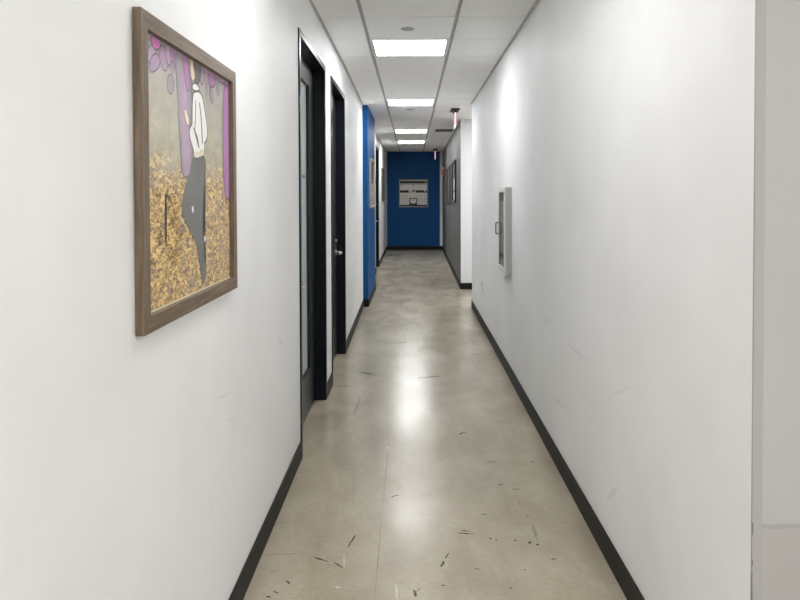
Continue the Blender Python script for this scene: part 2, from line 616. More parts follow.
b = MB()
b.box(-1.4, FARX + 0.15, BACK - 0.15, END + 0.15, CEIL + 0.012, CEIL + 0.10, M['grid'])
GAP = 0.0125
cols = [(-1.4, XL[1])] + [(XL[k], XL[k + 1]) for k in range(1, 7)] + [(XL[7], FARX + 0.1)]
jmin = math.floor((BACK - YL0) / T)
jmax = math.ceil((END - YL0) / T)
for c, (xa, xb) in enumerate(cols):
    for j in range(jmin, jmax):
        if (c, j) in light_cells:
            continue
        ya, yb = YL0 + T * j, YL0 + T * (j + 1)
        if yb - 0.01 <= BACK or ya >= END:
            continue
        if ya > 1.6 and c >= 3 and not (R1 - 0.7 < ya < GY0 + 0.3):
            continue
        x0, x1, y0, y1 = xa + GAP, xb - GAP, ya + 0.005, yb - 0.005
        b.box(x0, x1, y0, y1, CEIL, CEIL + 0.011, M['tile'])
struct(b.build('ceiling', bevel=0.002), 'white suspended tile ceiling above the hallway', 'ceiling')

# ------------------------------------------------------------------ walls
WT = 0.15
b = MB()
X0 = LX - WT
for ya, yb in ((BACK, D1[0]), (D1[1], D2[0])):
    b.box(X0, LX, ya, yb, 0, CEIL, M['white'])
# the stretch past the second door drifts a little away from the hall
LX2 = LX - 0.022


def slab(b, plan, z0, z1, mat):
    lo = [b.bm.verts.new((x, y, z0)) for x, y in plan]
    hi = [b.bm.verts.new((x, y, z1)) for x, y in plan]
    fs = [b.bm.faces.new((lo[k], lo[(k + 1) % 4], hi[(k + 1) % 4], hi[k])) for k in range(4)]
    fs += [b.bm.faces.new(lo[::-1]), b.bm.faces.new(hi)]
    for f in fs:
        f.material_index = b.mi(mat)


slab(b, [(X0, D2[1]), (LX, D2[1]), (LX2, PIL[0]), (X0, PIL[0])], 0, CEIL, M['white'])
for ya, yb in (D1, D2):
    b.box(X0, LX, ya, yb, OPEN_H, CEIL, M['white'])
wl = b.build('wall_left')
wall_marks(wl, LX, [((228.5, 417.5), (230, 420.5), .006, M['rub_dark']), ((216, 398), (232, 392), .01, M['rub']), ((207, 515), (212, 505), .008, M['rub']), ((276, 336), (284, 345), .02, M['rub'])],
           'scuff_marks', 'faint grey rubs on the white paint')
struct(wl, 'long white wall on the left with two black framed doors', 'wall')

b = MB()
b.box(X0, PX_FACE, PIL[0], PIL[1], 0, CEIL, M['blue'])
struct(b.build('wall_blue_pier'), 'royal blue wall pier past the second door on the left', 'wall')

b = MB()
X1 = FLX - WT
b.box(X1, FLX, PIL[1], D3[0], 0, CEIL, M['white_plain'])
b.box(X1, FLX, D3[1], END, 0, CEIL, M['white_plain'])
b.box(X1, FLX, D3[0], D3[1], OPEN_H + 0.05, CEIL, M['white_plain'])
struct(b.build('wall_far_left'), 'white wall at the far left beyond the blue pier', 'wall')

b = MB()
b.box(RX, RX + 0.16, R0 + 0.006, R1, 0, CEIL, M['white'])
b.box(RX + 0.16, FARX, R1 - 0.16, R1, 0, CEIL, M['white_plain'])
wr = b.build('wall_right')
wall_marks(wr, RX, [((568, 344), (588, 363), .006, M['rub_dark']), ((544, 318), (549, 324), .03, M['rub']), ((553, 398), (566, 410), .03, M['rub']), ((592, 438), (591, 452), .012, M['rub']), ((606, 500), (618, 488), .03, M['rub']), ((612, 395), (630, 388), .012, M['rub'])],
           'scuff_marks', 'faint grey rubs on the white paint')
struct(wr, 'long white wall on the right with the extinguisher cabinet', 'wall')

b = MB()
b.box(RX, RX + 0.022, R0, R0 + 0.006, 0, CEIL, M['bead'])
for z0, z1, w in ((0.655, 0.682, .0016), (0.585, 0.60, .0014), (0.47, 0.575, .0008), (0.50, 0.53, .0012)):
    b.box(RX - 0.0004, RX + w, R0 - 0.0006, R0 + 0.001, z0, z1, M['chip'])
struct(b.build('trim_1'), 'grey chipped corner bead at the near end of the right wall', 'trim')

b = MB()
b.box(RX + 0.022, FARX, R0, R0 + 0.16, 0, CEIL, M['return'])
struct(b.build('wall_return'), 'light grey return wall at the right edge, facing the camera', 'wall')

b = MB()
for quad in (((GX0, GY0), (FARX, GY0), (FARX, GY0 + 0.15), (GX0 + 0.15, GY0 + 0.15)),):
    pass
# grey wall along the hall (very slightly out of parallel) and the white end of it facing the camera
vlo = [(GX0, GY0 + 0.006), (GX0 + 0.15, GY0 + 0.006), (GX1 + 0.15, GY1), (GX1, GY1)]
lo = [b.bm.verts.new((x, y, 0)) for x, y in vlo]
hi = [b.bm.verts.new((x, y, CEIL)) for x, y in vlo]
for k in range(4):
    n = (k + 1) % 4
    f = b.bm.faces.new((lo[k], lo[n], hi[n], hi[k])); f.material_index = b.mi(M['grey'])
b.bm.faces.new(lo[::-1]); b.bm.faces.new(hi)
struct(b.build('wall_far_right'), 'mid-grey wall on the far right hung with three pictures', 'wall')
b = MB()
b.box(GX0, FARX, GY0, GY0 + 0.006, 0, CEIL, M['white_plain'])
struct(b.build('wall_side_hall'), 'white wall end facing the camera before the grey wall', 'wall')

b = MB()
b.box(X1, GX1 + 0.3, END, END + 0.12, 0, CEIL, M['white_plain'])
struct(b.build('wall_end'), 'narrow white margins of the wall closing the hallway', 'wall')
b = MB()
b.box(-0.653, 0.727, END - 0.006, END - 0.0005, 0.1, CEIL - 0.001, M['blue'])
struct(b.build('wall_end_panel'), 'royal blue end wall with the basketball photo', 'wall')

b = MB()
b.box(X0, FARX + 0.15, BACK - 0.12, BACK, 0, CEIL, M['white_plain'])
struct(b.build('wall_back'), 'white wall behind the camera', 'wall')
b = MB()
b.box(FARX, FARX + 0.12, BACK, R0 + 0.16, 0, CEIL, M['white_plain'])
b.box(FARX, FARX + 0.12, R1 - 0.16, GY0 + 0.006, 0, CEIL, M['white_plain'])
struct(b.build('wall_lobby'), 'white wall far out to the right of the hallway', 'wall')

# ------------------------------------------------------------------ baseboards
BH, BT = 0.098, 0.009


def baseboard(name, runs, label):
    b = MB()
    if name == 'baseboard_left':
        slab(b, [(LX, D2[1]), (LX + BT, D2[1]), (LX2 + BT, PIL[0]), (LX2, PIL[0])], 0.0005, BH, M['base'])
    for x0, x1, y0, y1 in runs:
        b.box(x0, x1, y0, y1, 0.0005, BH, M['base'])
    return struct(b.build(name, bevel=0.002), label, 'baseboard')


baseboard('baseboard_left', [(LX, LX + BT, BACK, D1[0]), (LX, LX + BT, D1[1], D2[0])],
          'black baseboard along the white left wall')
baseboard('baseboard_pier', [(LX2 + BT, PX_FACE + BT, PIL[0] - BT, PIL[0]), (PX_FACE, PX_FACE + BT, PIL[0], PIL[1])],
          'black baseboard around the blue pier')
baseboard('baseboard_far_left', [(FLX, FLX + BT, PIL[1], D3[0]), (FLX, FLX + BT, D3[1], END - BT)],
          'black baseboard along the far left wall')
baseboard('baseboard_right', [(RX - BT, RX, R0, R1), (RX - BT, FARX, R1, R1 + BT)],
          'black baseboard along the white right wall')
baseboard('baseboard_side_hall', [(GX0 - BT, FARX, GY0 - BT, GY0)], 'black baseboard under the white wall end')
baseboard('baseboard_end', [(FLX, GX1 - BT, END - BT - 0.006, END - 0.0065)], 'black baseboard under the blue end wall')
b = MB()
vlo = [(GX0 - BT, GY0), (GX0, GY0 + 0.006), (GX1, GY1), (GX1 - BT, GY1)]
lo = [b.bm.verts.new((x, y, 0.0005)) for x, y in vlo]
hi = [b.bm.verts.new((x, y, BH)) for x, y in vlo]
for k in range(4):
    n = (k + 1) % 4
    b.bm.faces.new((lo[k], lo[n], hi[n], hi[k]))
b.bm.faces.new(lo[::-1]); b.bm.faces.new(hi)
b.mi(M['base'])
struct(b.build('baseboard_far_right'), 'black baseboard along the grey wall', 'baseboard')

# wall angle where the ceiling meets the long walls
b = MB()
b.box(LX, LX + 0.018, BACK, D2[1], CEIL - 0.004, CEIL, M['grid'])
slab(b, [(LX, D2[1]), (LX + 0.018, D2[1]), (LX2 + 0.018, PIL[0]), (LX2, PIL[0])], CEIL - 0.004, CEIL, M['grid'])
struct(b.build('trim_2'), 'grey ceiling edge strip on top of the left wall', 'trim')
b = MB()
b.box(RX - 0.018, RX, R0, R1, CEIL - 0.004, CEIL, M['grid'])
struct(b.build('trim_3'), 'grey ceiling edge strip on top of the right wall', 'trim')


# ------------------------------------------------------------------ doors
def door(n, y0, y1, xf, h, glass, label, latch_far, extra=None):
    """door in a left-hand wall: outer frame y0..y1, wall face xf, head height h"""
    e = empty('door_%d' % n, (xf, (y0 + y1) / 2, 0))
    struct(e, label, 'door')
    W = (y1 - y0) / 2
    J = 0.036
    pr = 0.008
    dp = -0.148
    f = MB()
    f.box(dp, pr, -W, -W + J, 0.0005, h, M['black_metal'])
    f.box(dp, pr, W - J, W, 0.0005, h, M['black_metal'])
    f.box(dp, pr, -W + J, W - J, h - J, h, M['black_metal'])
    # rebate stops behind the leaf
    f.box(dp + 0.002, -0.119, -W + J, -W + J + 0.02, 0.0005, h - J, M['black_metal'])
    f.box(dp + 0.002, -0.119, W - J - 0.02, W - J, 0.0005, h - J, M['black_metal'])
    f.build('frame', parent=e, bevel=0.0015)
    a, c = -W + J + 0.003, W - J - 0.003
    t0, t1 = -0.117, -0.072
    st, br, tr = 0.188, 0.27, 0.125
    zt = h - J - 0.004
    l = MB()
    l.box(t0, t1, a, a + st, 0.008, zt, M['door_leaf'])
    l.box(t0, t1, c - st, c, 0.008, zt, M['door_leaf'])
    l.box(t0, t1, a + st, c - st, 0.008, br, M['door_leaf'])
    l.box(t0, t1, a + st, c - st, zt - tr, zt, M['door_leaf'])
    leaf = l.build('door_leaf', parent=e, bevel=0.0015)
    g = MB()
    k = 0.007
    g.box(t0 + 0.004, t1 - 0.001, a + st, a + st + k, br, zt - tr, M['gasket'])
    g.box(t0 + 0.004, t1 - 0.001, c - st - k, c - st, br, zt - tr, M['gasket'])
    g.box(t0 + 0.004, t1 - 0.001, a + st + k, c - st - k, br, br + k, M['gasket'])
    g.box(t0 + 0.004, t1 - 0.001, a + st + k, c - st - k, zt - tr - k, zt - tr, M['gasket'])
    g.build('glazing_bead', parent=leaf)
    p = MB()
    p.box(-0.099, -0.092, a + st + k, c - st - k, br + k, zt - tr - k, glass)
    p.build('glass_pane', parent=leaf)
    # lever set
    s = 1 if latch_far else -1
    yc = (c - 0.062) if latch_far else (a + 0.125)
    zc = 0.915 if latch_far else 0.895
    hd = MB()
    hd.cyl((t1, yc, zc), (1, 0, 0), 0.027, 0.010, M['steel'], bev=0.002)
    hd.cyl((t1 + 0.009, yc, zc), (1, 0, 0), 0.010, 0.040, M['steel'])
    hd.tube([(t1 + 0.048, yc + s * 0.008, zc), (t1 + 0.054, yc - s * 0.01, zc), (t1 + 0.055, yc - s * 0.05, zc - 0.001),
             (t1 + 0.054, yc - s * 0.10, zc - 0.003), (t1 + 0.045, yc - s * 0.125, zc - 0.004)], 0.0085, M['steel'])
    tag(hd.build('door_handle', parent=leaf), 'satin steel lever handle')
    if latch_far:
        lk = MB()
        lk.cyl((t1, yc, zc + 0.10), (1, 0, 0), 0.016, 0.012, M['steel'], bev=0.002)
        tag(lk.build('lock_cylinder', parent=leaf), 'round steel lock cylinder above the lever')
    else:
        sk = MB()
        yk = 4.30 - (y0 + y1) / 2
        sk.box(-0.092, -0.0905, yk - 0.05, yk + 0.05, 1.525, 1.548, M['pane_strip'])  # small grey strip lying on the pane
        tag(sk.build('pane_strip', parent=leaf), 'small grey strip on the frosted glass')
    return e


door(1, D1[0], D1[1], LX, OPEN_H, M['frosted'], 'nearest black door on the left with a tall frosted glass pane', False)
door(2, D2[0], D2[1], LX, OPEN_H, M['dark_glass'], 'second black door on the left with dark glass and steel lever', True)
door(3, D3[0], D3[1], FLX, OPEN_H + 0.05, M['dark_glass'], 'far black door half hidden behind the blue pier', True)


# ------------------------------------------------------------------ framed pictures
def picture(label, loc, rotz, w, h, depth, fw, frame_h, frame_v, art, pane=True):
    e = empty('framed_picture', loc, rotz)
    tag(e, label, 'picture')
    MB().ring(w, h, fw, -depth, -0.0015, frame_h, frame_v).build('frame', parent=e, bevel=0.0012)
    p = MB()
    p.box(-w / 2 + fw * 0.9, w / 2 - fw * 0.9, -0.006, -0.002, -h / 2 + fw * 0.9, h / 2 - fw * 0.9, art[0])
    layer = 0
    for pts, mat in art[1]:
        layer += 1
        p.flat(pts, -0.0062 - 0.00004 * layer, mat)
    p.build('print', parent=e, recalc=False)
    if pane:
        g = MB()
        z = -min(depth - 0.004, 0.0125)
        a, c = w / 2 - fw, h / 2 - fw
        g.face([(-a, z, -c), (a, z, -c), (a, z, c), (-a, z, c)], M['pane'])   # front side faces the hall
        g.build('glass_pane', parent=e, recalc=False)
    return e


# --- the big wooden framed picture on the near left
ART_Y, ART_Z = 1.8355, 1.4625
ART_W, ART_H = 0.775, 0.712
XP = 0.602 - 0.0065


def A(*pts):
    out = []
    for x, y in pts:
        d = ray(x, y)
        t = -XP / d.x
        out.append((d.y * t - ART_Y, EYE + d.z * t - ART_Z))
    return out


def rect(x0, x1, z0, z1):
    return [(x0, z0), (x1, z0), (x1, z1), (x0, z1)]


def grow(pts, k):
    """outline: pushes each corner outward by k metres"""
    area = sum(pts[i][0] * pts[(i + 1) % len(pts)][1] - pts[(i + 1) % len(pts)][0] * pts[i][1] for i in range(len(pts)))
    s = 1 if area > 0 else -1
    res = []
    for i in range(len(pts)):
        p0, p1, p2 = Vector(pts[i - 1]), Vector(pts[i]), Vector(pts[(i + 1) % len(pts)])
        d1, d2 = (p1 - p0).normalized(), (p2 - p1).normalized()
        n = Vector((d1.y + d2.y, -d1.x - d2.x)) * s
        n = n.normalized() if n.length > 1e-6 else Vector((d1.y, -d1.x)) * s
        q = p1 + n * k
        lim_u, lim_v = ART_W / 2 - 0.041, ART_H / 2 - 0.041
        res.append((max(-lim_u, min(lim_u, q.x)), max(-lim_v, min(lim_v, q.y))))
    return res


art = []


def soften(P, n=2):
    """corner cutting: rounds a closed outline"""
    for _ in range(n):
        Q = []
        for i in range(len(P)):
            a, c = P[i], P[(i + 1) % len(P)]
            Q.append((a[0] * .78 + c[0] * .22, a[1] * .78 + c[1] * .22))
            Q.append((a[0] * .22 + c[0] * .78, a[1] * .22 + c[1] * .78))
        P = Q
    return P


def shape(mat, *pts, line=None, k=0.004):
    P = soften(A(*pts))
    P = grow(P, 0.0)
    if line:
        art.append((grow(P, k), line))
    art.append((P, mat))


G = M['ink_grey']
# lilac foliage along the top left
shape(M['lilac_grey'], (148.5, 30), (162, 40), (181, 50), (182, 62), (174, 75), (168, 66), (160, 60), (152, 66), (148.5, 72))
shape(M['lilac'], (148.5, 48), (153, 44), (157, 52), (152, 62), (148.5, 60), line=M['plum'])
shape(M['lilac'], (161, 45), (165, 46), (168.5, 58), (167, 70), (163, 68), (160, 57), line=M['plum'])
shape(M['lilac'], (152, 56), (158, 53), (161, 60), (158, 68), (150, 72), line=M['plum'])
shape(M['lilac_grey'], (168, 77), (172, 73), (174.6, 84), (171.5, 94), (168, 89), line=M['plum'])
shape(M['lilac'], (175, 48), (178, 50), (180, 62), (177, 70), (174, 60), line=M['plum'])
shape(M['pink'], (152, 36), (156, 35.5), (160.5, 40), (160, 47.5), (155.5, 48), (152.5, 43), line=M['plum'], k=.006)
art.append((rect(-ART_W / 2 + 0.036, ART_W / 2 - 0.036, -ART_H / 2 + 0.036, -ART_H / 2 + 0.043), M['cream']))
shape(M['lilac'], (165, 44), (170, 46), (172, 58), (169.5, 66), (166.5, 58), line=M['plum'], k=.005)
shape(M['magenta'], (170.5, 47), (174, 49), (174.5, 58), (172.5, 62), (171, 56), line=M['plum'], k=.004)
# long trunk-like drip behind the woman
shape(M['lilac_grey'], (176, 50), (183, 52), (189, 58), (192, 90), (192, 168), (188, 176), (183, 175), (181.5, 160), (179, 110),
      (177, 80), line=M['plum'], k=.006)
shape(M['lilac'], (181, 70), (185, 72), (188, 110), (190, 168), (186, 174.5), (183.5, 172), (183, 130))
shape(M['magenta'], (182.5, 51.5), (186.5, 54), (188.5, 66), (190, 90), (187, 90), (185, 75), line=M['plum'], k=.004)
# drips right of the woman
shape(M['lilac'], (199, 59), (224, 75), (224.5, 84), (219, 80), (214, 77), (207, 73), (200, 68), line=M['plum'], k=.004)
shape(M['lilac_grey'], (216.5, 76), (219, 78), (219.5, 92), (218.2, 96), (216.8, 90), line=M['plum'], k=.003)
shape(M['magenta'], (225.5, 77), (231.5, 81), (230.5, 150), (229.5, 196.5), (227, 198), (224.5, 196), (223, 140), (224, 95), line=M['plum'], k=.006)
shape(M['magenta'], (209, 68.5), (215.5, 72), (215, 84), (212, 86), (209.5, 84), line=M['plum'], k=.006)
shape(M['lilac'], (200, 63), (203, 65), (204, 78), (202, 84), (200.5, 80), line=M['plum'], k=.004)
shape(M['lilac_grey'], (205.5, 66), (207, 67), (208.5, 85), (206.5, 100), (205, 85))
shape(M['lilac'], (209.5, 88), (211, 88), (213.2, 98), (212.5, 103), (210.8, 100), line=M['plum'], k=.004)
# dark stem in the meadow
shape(M['brown_ink'], (164.6, 192), (166.4, 194), (166.6, 225), (166, 246), (164.8, 244), (165.2, 215))
# trousers
shape(M['trouser'], (192, 156), (204.5, 155), (205.8, 166), (204.8, 182), (202.6, 200), (202, 222), (203, 240), (204.2, 256), (206, 274),
      (204, 279), (202.3, 284), (200.6, 273), (198.5, 256), (196.4, 243), (190, 230), (184, 218), (181.6, 207), (183.2, 194), (187, 179),
      (190.5, 172), line=G, k=.0025)
shape(M['blouse'], (191.2, 206), (193, 205), (193.3, 211), (192.2, 213), (191.4, 210))
shape(M['blouse'], (203.5, 235), (205.4, 236), (205.6, 240), (203.8, 242), line=G, k=.004)
# blouse, sleeves, waist
shape(M['blouse'], (193, 93), (196, 91.5), (199.5, 92), (202.5, 98), (204.6, 112), (206.6, 126), (206.8, 136), (205, 141), (203.6, 141),
      (204.2, 154), (198, 157), (194, 157), (193.6, 150), (189.6, 137), (189, 130), (190.8, 126), (192.4, 124), (192.2, 108), line=G, k=.006)
shape(M['cream'], (194.4, 150), (198, 152), (201.5, 148), (203.6, 150), (203.9, 154.5), (198, 156.8), (194.4, 156.6))
shape(G, (198.6, 101), (199.4, 101), (201.4, 116), (202.2, 136), (202.6, 145), (201.4, 142), (200.6, 118))
shape(G, (192.4, 126), (193.4, 127), (197.4, 136), (199.2, 148), (198, 147.5), (195.5, 137))
shape(G, (195.2, 99), (195.9, 99), (195.4, 118), (194.6, 132), (194, 131), (194.8, 116))
# raised hand
shape(M['skin'], (184, 109), (185.6, 108), (186.6, 113), (188.6, 117), (188.8, 123), (187.4, 125), (185.6, 121), (184.2, 116), line=G, k=.002)
# neck scarf, face, hair
shape(M['hair'], (191.5, 55.8), (197, 59), (201.2, 64), (201.4, 74), (199.6, 82), (196, 85), (193.6, 80), (193, 70))
shape(M['skin'], (190, 56.2), (192.4, 56.8), (193, 66), (194.8, 76), (193.4, 80.5), (191, 78), (190.4, 71), (189.8, 66), line=G, k=.0015)
shape(M['blouse'], (192.2, 84), (195, 83), (197.4, 85.5), (199.2, 88.6), (196, 90), (192.6, 88.6), line=G, k=.005)

picture('large wood framed picture of a woman in white blouse walking through a meadow',
        (LX, ART_Y, ART_Z), math.pi / 2, ART_W, ART_H, 0.021, 0.038, M['wood_h'], M['wood_v'], (M['meadow'], art))


# --- basketball court photo on the blue end wall (local units: metres from its centre)
EW, EH = 0.755, 0.725
s = END / F


def E(x0, x1, y0, y1):
    k = 0.02286 * 0.1      # metres per zoomed pixel of study
    return rect((x0 - 380) * k, (x1 - 380) * k, (256.5 - y1) * k, (256.5 - y0) * k)


hoop = [(E(226, 534, 116, 144), M['bw_black']), (E(500, 524, 119, 140), M['print_brown']),
        (E(229, 534, 150, 156), M['bw_grey']), (E(232, 256, 160, 170), M['bw_grey']), (E(374, 386, 160, 173), M['bw_black']),
        (E(226, 326, 221, 249), M['bw_black']), (E(410, 534, 221, 249), M['bw_black']),
        (E(500, 520, 221, 234), M['bw_white']),
        (E(345, 352, 220, 246), M['bw_grey']), (E(330, 352, 242, 249), M['bw_grey']),
        (E(366, 398, 219, 235), M['bw_black']), (E(378, 388, 235, 246), M['bw_black']), (E(404, 410, 225, 249), M['bw_grey'])]
for x in (268, 300, 440, 475, 505):
    hoop.append((E(x, x + 2, 262, 384), M['bw_grey']))
for y in (285, 320, 352):
    hoop.append((E(226, 534, y, y + 2), M['bw_grey']))
hoop += [(E(333, 420, 310, 388), M['bw_black']), (E(346, 410, 320, 366), M['bw_white']), (E(362, 396, 366, 374), M['bw_white']),
         (E(357, 400, 338, 341), M['bw_grey']), (E(226, 534, 386, 408), M['bw_black']), (E(228, 330, 400, 404), M['bw_grey'])]
picture('silver framed black and white basketball hoop photo on the blue end wall',
        (0.039, END - 0.006, 1.478), 0, EW, EH, 0.03, 0.028, M['silver_frame'], None, (M['bw_white'], hoop), pane=False)

# --- picture on the blue pier
pw, ph = 0.86, 0.66
fig = [(rect(-.40, .40, 0.02, .30), M['print_brown']), (rect(-.30, -.16, .05, .26), M['print_grey']),
       (rect(.05, .20, .06, .24), M['print_taupe']), (rect(-.36, -.28, -.28, -.20), M['brown_ink']),
       (rect(-.20, .25, -.08, -.06), M['print_brown']), (rect(.22, .30, -.25, -.16), M['brown_ink'])]
picture('pale wood framed picture, brown above cream, on the blue pier',
        (PX_FACE, 9.20, 1.58), math.pi / 2, pw, ph, 0.03, 0.03, M['silver_frame'], None, (M['print_cream'], fig))

# --- picture on the far left white wall
picture('dark framed olive grey picture on the far left white wall',
        (FLX, 15.15, 1.66), math.pi / 2, 1.0, 0.72, 0.03, 0.04, M['dark_frame'], None,
        (M['print_green'], [(rect(-.40, .40, -.28, -.12), M['print_taupe'])]), pane=False)

# --- three pictures on the grey wall
RG = -math.pi / 2 - GA


def grey_pic(y, z, w, h, label, frame, art):
    picture(label, (gx(y), y, z), RG, w, h, 0.03, 0.035, frame, None, art, pane=False)


grey_pic(11.72, 1.655, 1.02, 0.72, 'black framed navy print with two white patches, nearest on the grey wall', M['black_frame'],
         (M['print_navy'], [(rect(-.15, .44, -.14, .06), M['bw_white']), (rect(-.15, .44, -.31, -.18), M['bw_white']),
                            (rect(.10, .14, -.14, .06), M['print_taupe']), (rect(-.40, -.25, -.28, .02), M['print_taupe'])]))
grey_pic(13.65, 1.625, 1.0, 0.76, 'dark framed taupe print, middle picture on the grey wall', M['dark_frame'],
         (M['print_taupe'], [(rect(-.10, .10, -.33, -.27), M['bw_black']), (rect(-.44, .44, .02, .33), M['print_green'])]))
grey_pic(15.45, 1.58, 0.95, 0.70, 'dark framed grey print below the fire alarm on the grey wall', M['dark_frame'],
         (M['print_grey'], [(rect(-.40, .40, -.10, .30), M['print_taupe'])]))

# ------------------------------------------------------------------ fire alarm on the grey wall
ya = 16.25
e = empty('fire_alarm', (gx(ya), ya, 2.02), RG)
tag(e, 'red fire alarm strobe on the grey wall near its far end', 'fire alarm')
MB().box(-.065, .065, -.035, -.001, -.12, .10, M['alarm_red']).build('backbox', parent=e, bevel=0.006)
q = MB()
q.cyl((0, -.030, -.035), (0, -1, 0), .052, .03, M['alarm_red'], r2=.040, bev=.004)
q.build('horn', parent=e)
q = MB()
q.box(-.04, .04, -.062, -.030, .03, .085, M['lens'], bev=.008)
tag(q.build('strobe_lens', parent=e), 'clear strobe lens')

# ------------------------------------------------------------------ fire extinguisher cabinet on the right wall
CY0, CY1, CZ0, CZ1, CD = 5.06, 5.45, 0.82, 1.474, 0.056
e = empty('extinguisher_cabinet', (RX, (CY0 + CY1) / 2, CZ0), -math.pi / 2)
tag(e, 'white fire extinguisher cabinet with glass front on the right wall', 'cabinet')
w, h = CY1 - CY0, CZ1 - CZ0
q = MB()
q.box(-w / 2, -w / 2 + .012, -CD + .012, .003, 0, h, M['cabinet'])
q.box(w / 2 - .012, w / 2, -CD + .012, .003, 0, h, M['cabinet'])
q.box(-w / 2 + .012, w / 2 - .012, -CD + .012, -.001, 0, .012, M['cabinet'])
q.box(-w / 2 + .012, w / 2 - .012, -CD + .012, -.001, h - .012, h, M['cabinet'])
q.box(-w / 2 + .012, w / 2 - .012, -.038, -.001, .012, h - .012, M['cabinet_dark'])
q.build('body', parent=e, bevel=0.0015)
q = MB()
q.ring(w, h, .038, -CD, -CD + .011, M['white_metal'])
dr = q.build('door', parent=e, loc=(0, 0, h / 2), bevel=0.003)
q = MB()
q.box(-w / 2 + .038, w / 2 - .038, -CD + .004, -CD + .007, -h / 2 + .038, h / 2 - .038, M['smoke_pane'])
tag(q.build('glass_pane', parent=dr), 'grey glass pane')
q = MB()
hx = -w / 2 + .02        # far edge: local -x points along the hall
hz = 1.147 - (CZ0 + h / 2)
q.tube([(hx, -CD + .001, hz - .045), (hx, -CD - .015, hz - .045), (hx, -CD - .019, hz - .040),
        (hx, -CD - .019, hz + .040), (hx, -CD - .015, hz + .045), (hx, -CD + .001, hz + .045)], .0055, M['handle_grey'])
tag(q.build('handle', parent=dr), 'grey pull handle')

# ------------------------------------------------------------------ outlet
e = empty('wall_outlet', (RX, 7.17, 0.44), -math.pi / 2)
tag(e, 'small white wall outlet low on the far end of the right wall', 'outlet')
MB().box(-.036, .036, -.007, -.0005, -.06, .06, M['outlet']).build('cover_plate', parent=e, bevel=.003)
for z in (.028, -.028):
    q = MB()
    q.cyl((0, -.007, z), (0, -1, 0), .016, .002, M['outlet_dark'] if z > 0 else M['outlet'], bev=.0006)
    tag(q.build('socket', parent=e), 'grey upper socket' if z > 0 else None)


# ------------------------------------------------------------------ ceiling lights
def dup(root, loc, label, group=None):
    r = root.copy(); COL.objects.link(r)
    r.location = loc
    r['label'] = label
    if group: r['group'] = group
    for ch in list(root.children):
        c = ch.copy(); COL.objects.link(c); c.parent = r
        for gch in ch.children:
            d = gch.copy(); COL.objects.link(d); d.parent = c
    return r


def ceiling_light(loc, label, glow):
    e = empty('ceiling_light', loc)
    tag(e, label, 'ceiling light', 'square ceiling light panels')
    f = MB()
    a, c = T / 2 - 0.006, T / 2 - 0.034
    z0, z1 = CEIL - 0.002 - loc[2], CEIL + 0.0115 - loc[2]
    f.box(-a, a, -a, -c, z0, z1, M['white_metal'])
    f.box(-a, a, c, a, z0, z1, M['white_metal'])
    f.box(-a, -c, -c, c, z0, z1, M['white_metal'])
    f.box(c, a, -c, c, z0, z1, M['white_metal'])
    f.build('frame', parent=e)
    d = MB()
    d.box(-c, c, -c, c, z0 + 0.004, z1, glow)
    tag(d.build('diffuser', parent=e), 'glowing white panel')
    return e


names = {2: 'nearest and largest lit ceiling panel in view', 3: 'second lit ceiling panel along the hallway',
         4: 'third lit ceiling panel along the hallway', 5: 'farthest lit ceiling panel, just before the blue end wall',
         1: 'lit ceiling panel above the wood framed picture, out of view', 0: 'added unseen fill panel in the ceiling behind the camera'}
ZL = CEIL
proto = ceiling_light((GCX, lights_y[2] + T / 2, ZL), names[2], M['panel'])
ceiling_light((GCX, lights_y[3] + T / 2, ZL), names[3], M['panel_mid'])
far = ceiling_light((GCX, lights_y[4] + T / 2, ZL), names[4], M['panel_far'])
dup(far, (GCX, lights_y[5] + T / 2, ZL), names[5])
dim = ceiling_light((GCX, lights_y[1] + T / 2, ZL), names[1], M['panel_dim'])
near = ceiling_light((GCX, YL0 + T * -7.5, ZL), 'added unseen fill panel in the ceiling just behind the camera', M['panel_near_fill'])  # unseen pair of panels added to even out light on the near walls
dup(near, (GCX, YL0 + T * -9.5, ZL), names[0])
lobby = ceiling_light(((cols[4][0] + cols[4][1]) / 2, YL0 + T * -9.5, ZL), 'added unseen lobby fill panel between the others, behind the camera', M['panel_lobby_fill'])  # unseen lobby panels added for soft fill from behind and right
for (c, j), lab in (((3, -8), 'added unseen lobby fill panel right of the camera'), ((3, -11), 'added unseen lobby fill panel behind and right of the camera'),
                    ((5, -8), 'added unseen lobby fill panel far right of the camera'), ((5, -11), 'added unseen lobby fill panel far right and behind the camera')):
    dup(lobby, ((cols[c][0] + cols[c][1]) / 2, YL0 + T * (j + 0.5), ZL), lab)
dup(far, ((cols[4][0] + cols[4][1]) / 2, YL0 + T * 8.5, ZL), 'lit ceiling panel in the side hall on the right')


# ------------------------------------------------------------------ sprinkler covers
def cover(y, label):
    e = empty('sprinkler_cover', (GCX - 0.015, y, CEIL))
    tag(e, label, 'sprinkler cover', 'round ceiling cover discs')
    q = MB(); q.cyl((0, 0, -.0005), (0, 0, -1), .046, .006, M['cover'], n=32, bev=.002); q.build('disc', parent=e)
    q = MB(); q.cyl((0, 0, -.0065), (0, 0, -1), .022, .003, M['cover'], n=24, bev=.001); q.build('cap', parent=e)
    return e


cp = cover(4.64, 'round grey ceiling disc just before the nearest light panel')
dup(cp, (GCX - 0.015, 8.95, CEIL), 'round grey ceiling disc just past the second light panel')

# ------------------------------------------------------------------ exit signs
STROKES = {'E': [((0, 0), (0, 1)), ((0, 0), (.55, 0)), ((0, .5), (.48, .5)), ((0, 1), (.55, 1))],
           'X': [((0, 0), (.6, 1)), ((0, 1), (.6, 0))], 'I': [((0, 0), (0, 1))], 'T': [((.3, 0), (.3, 1)), ((0, 1), (.6, 1))]}


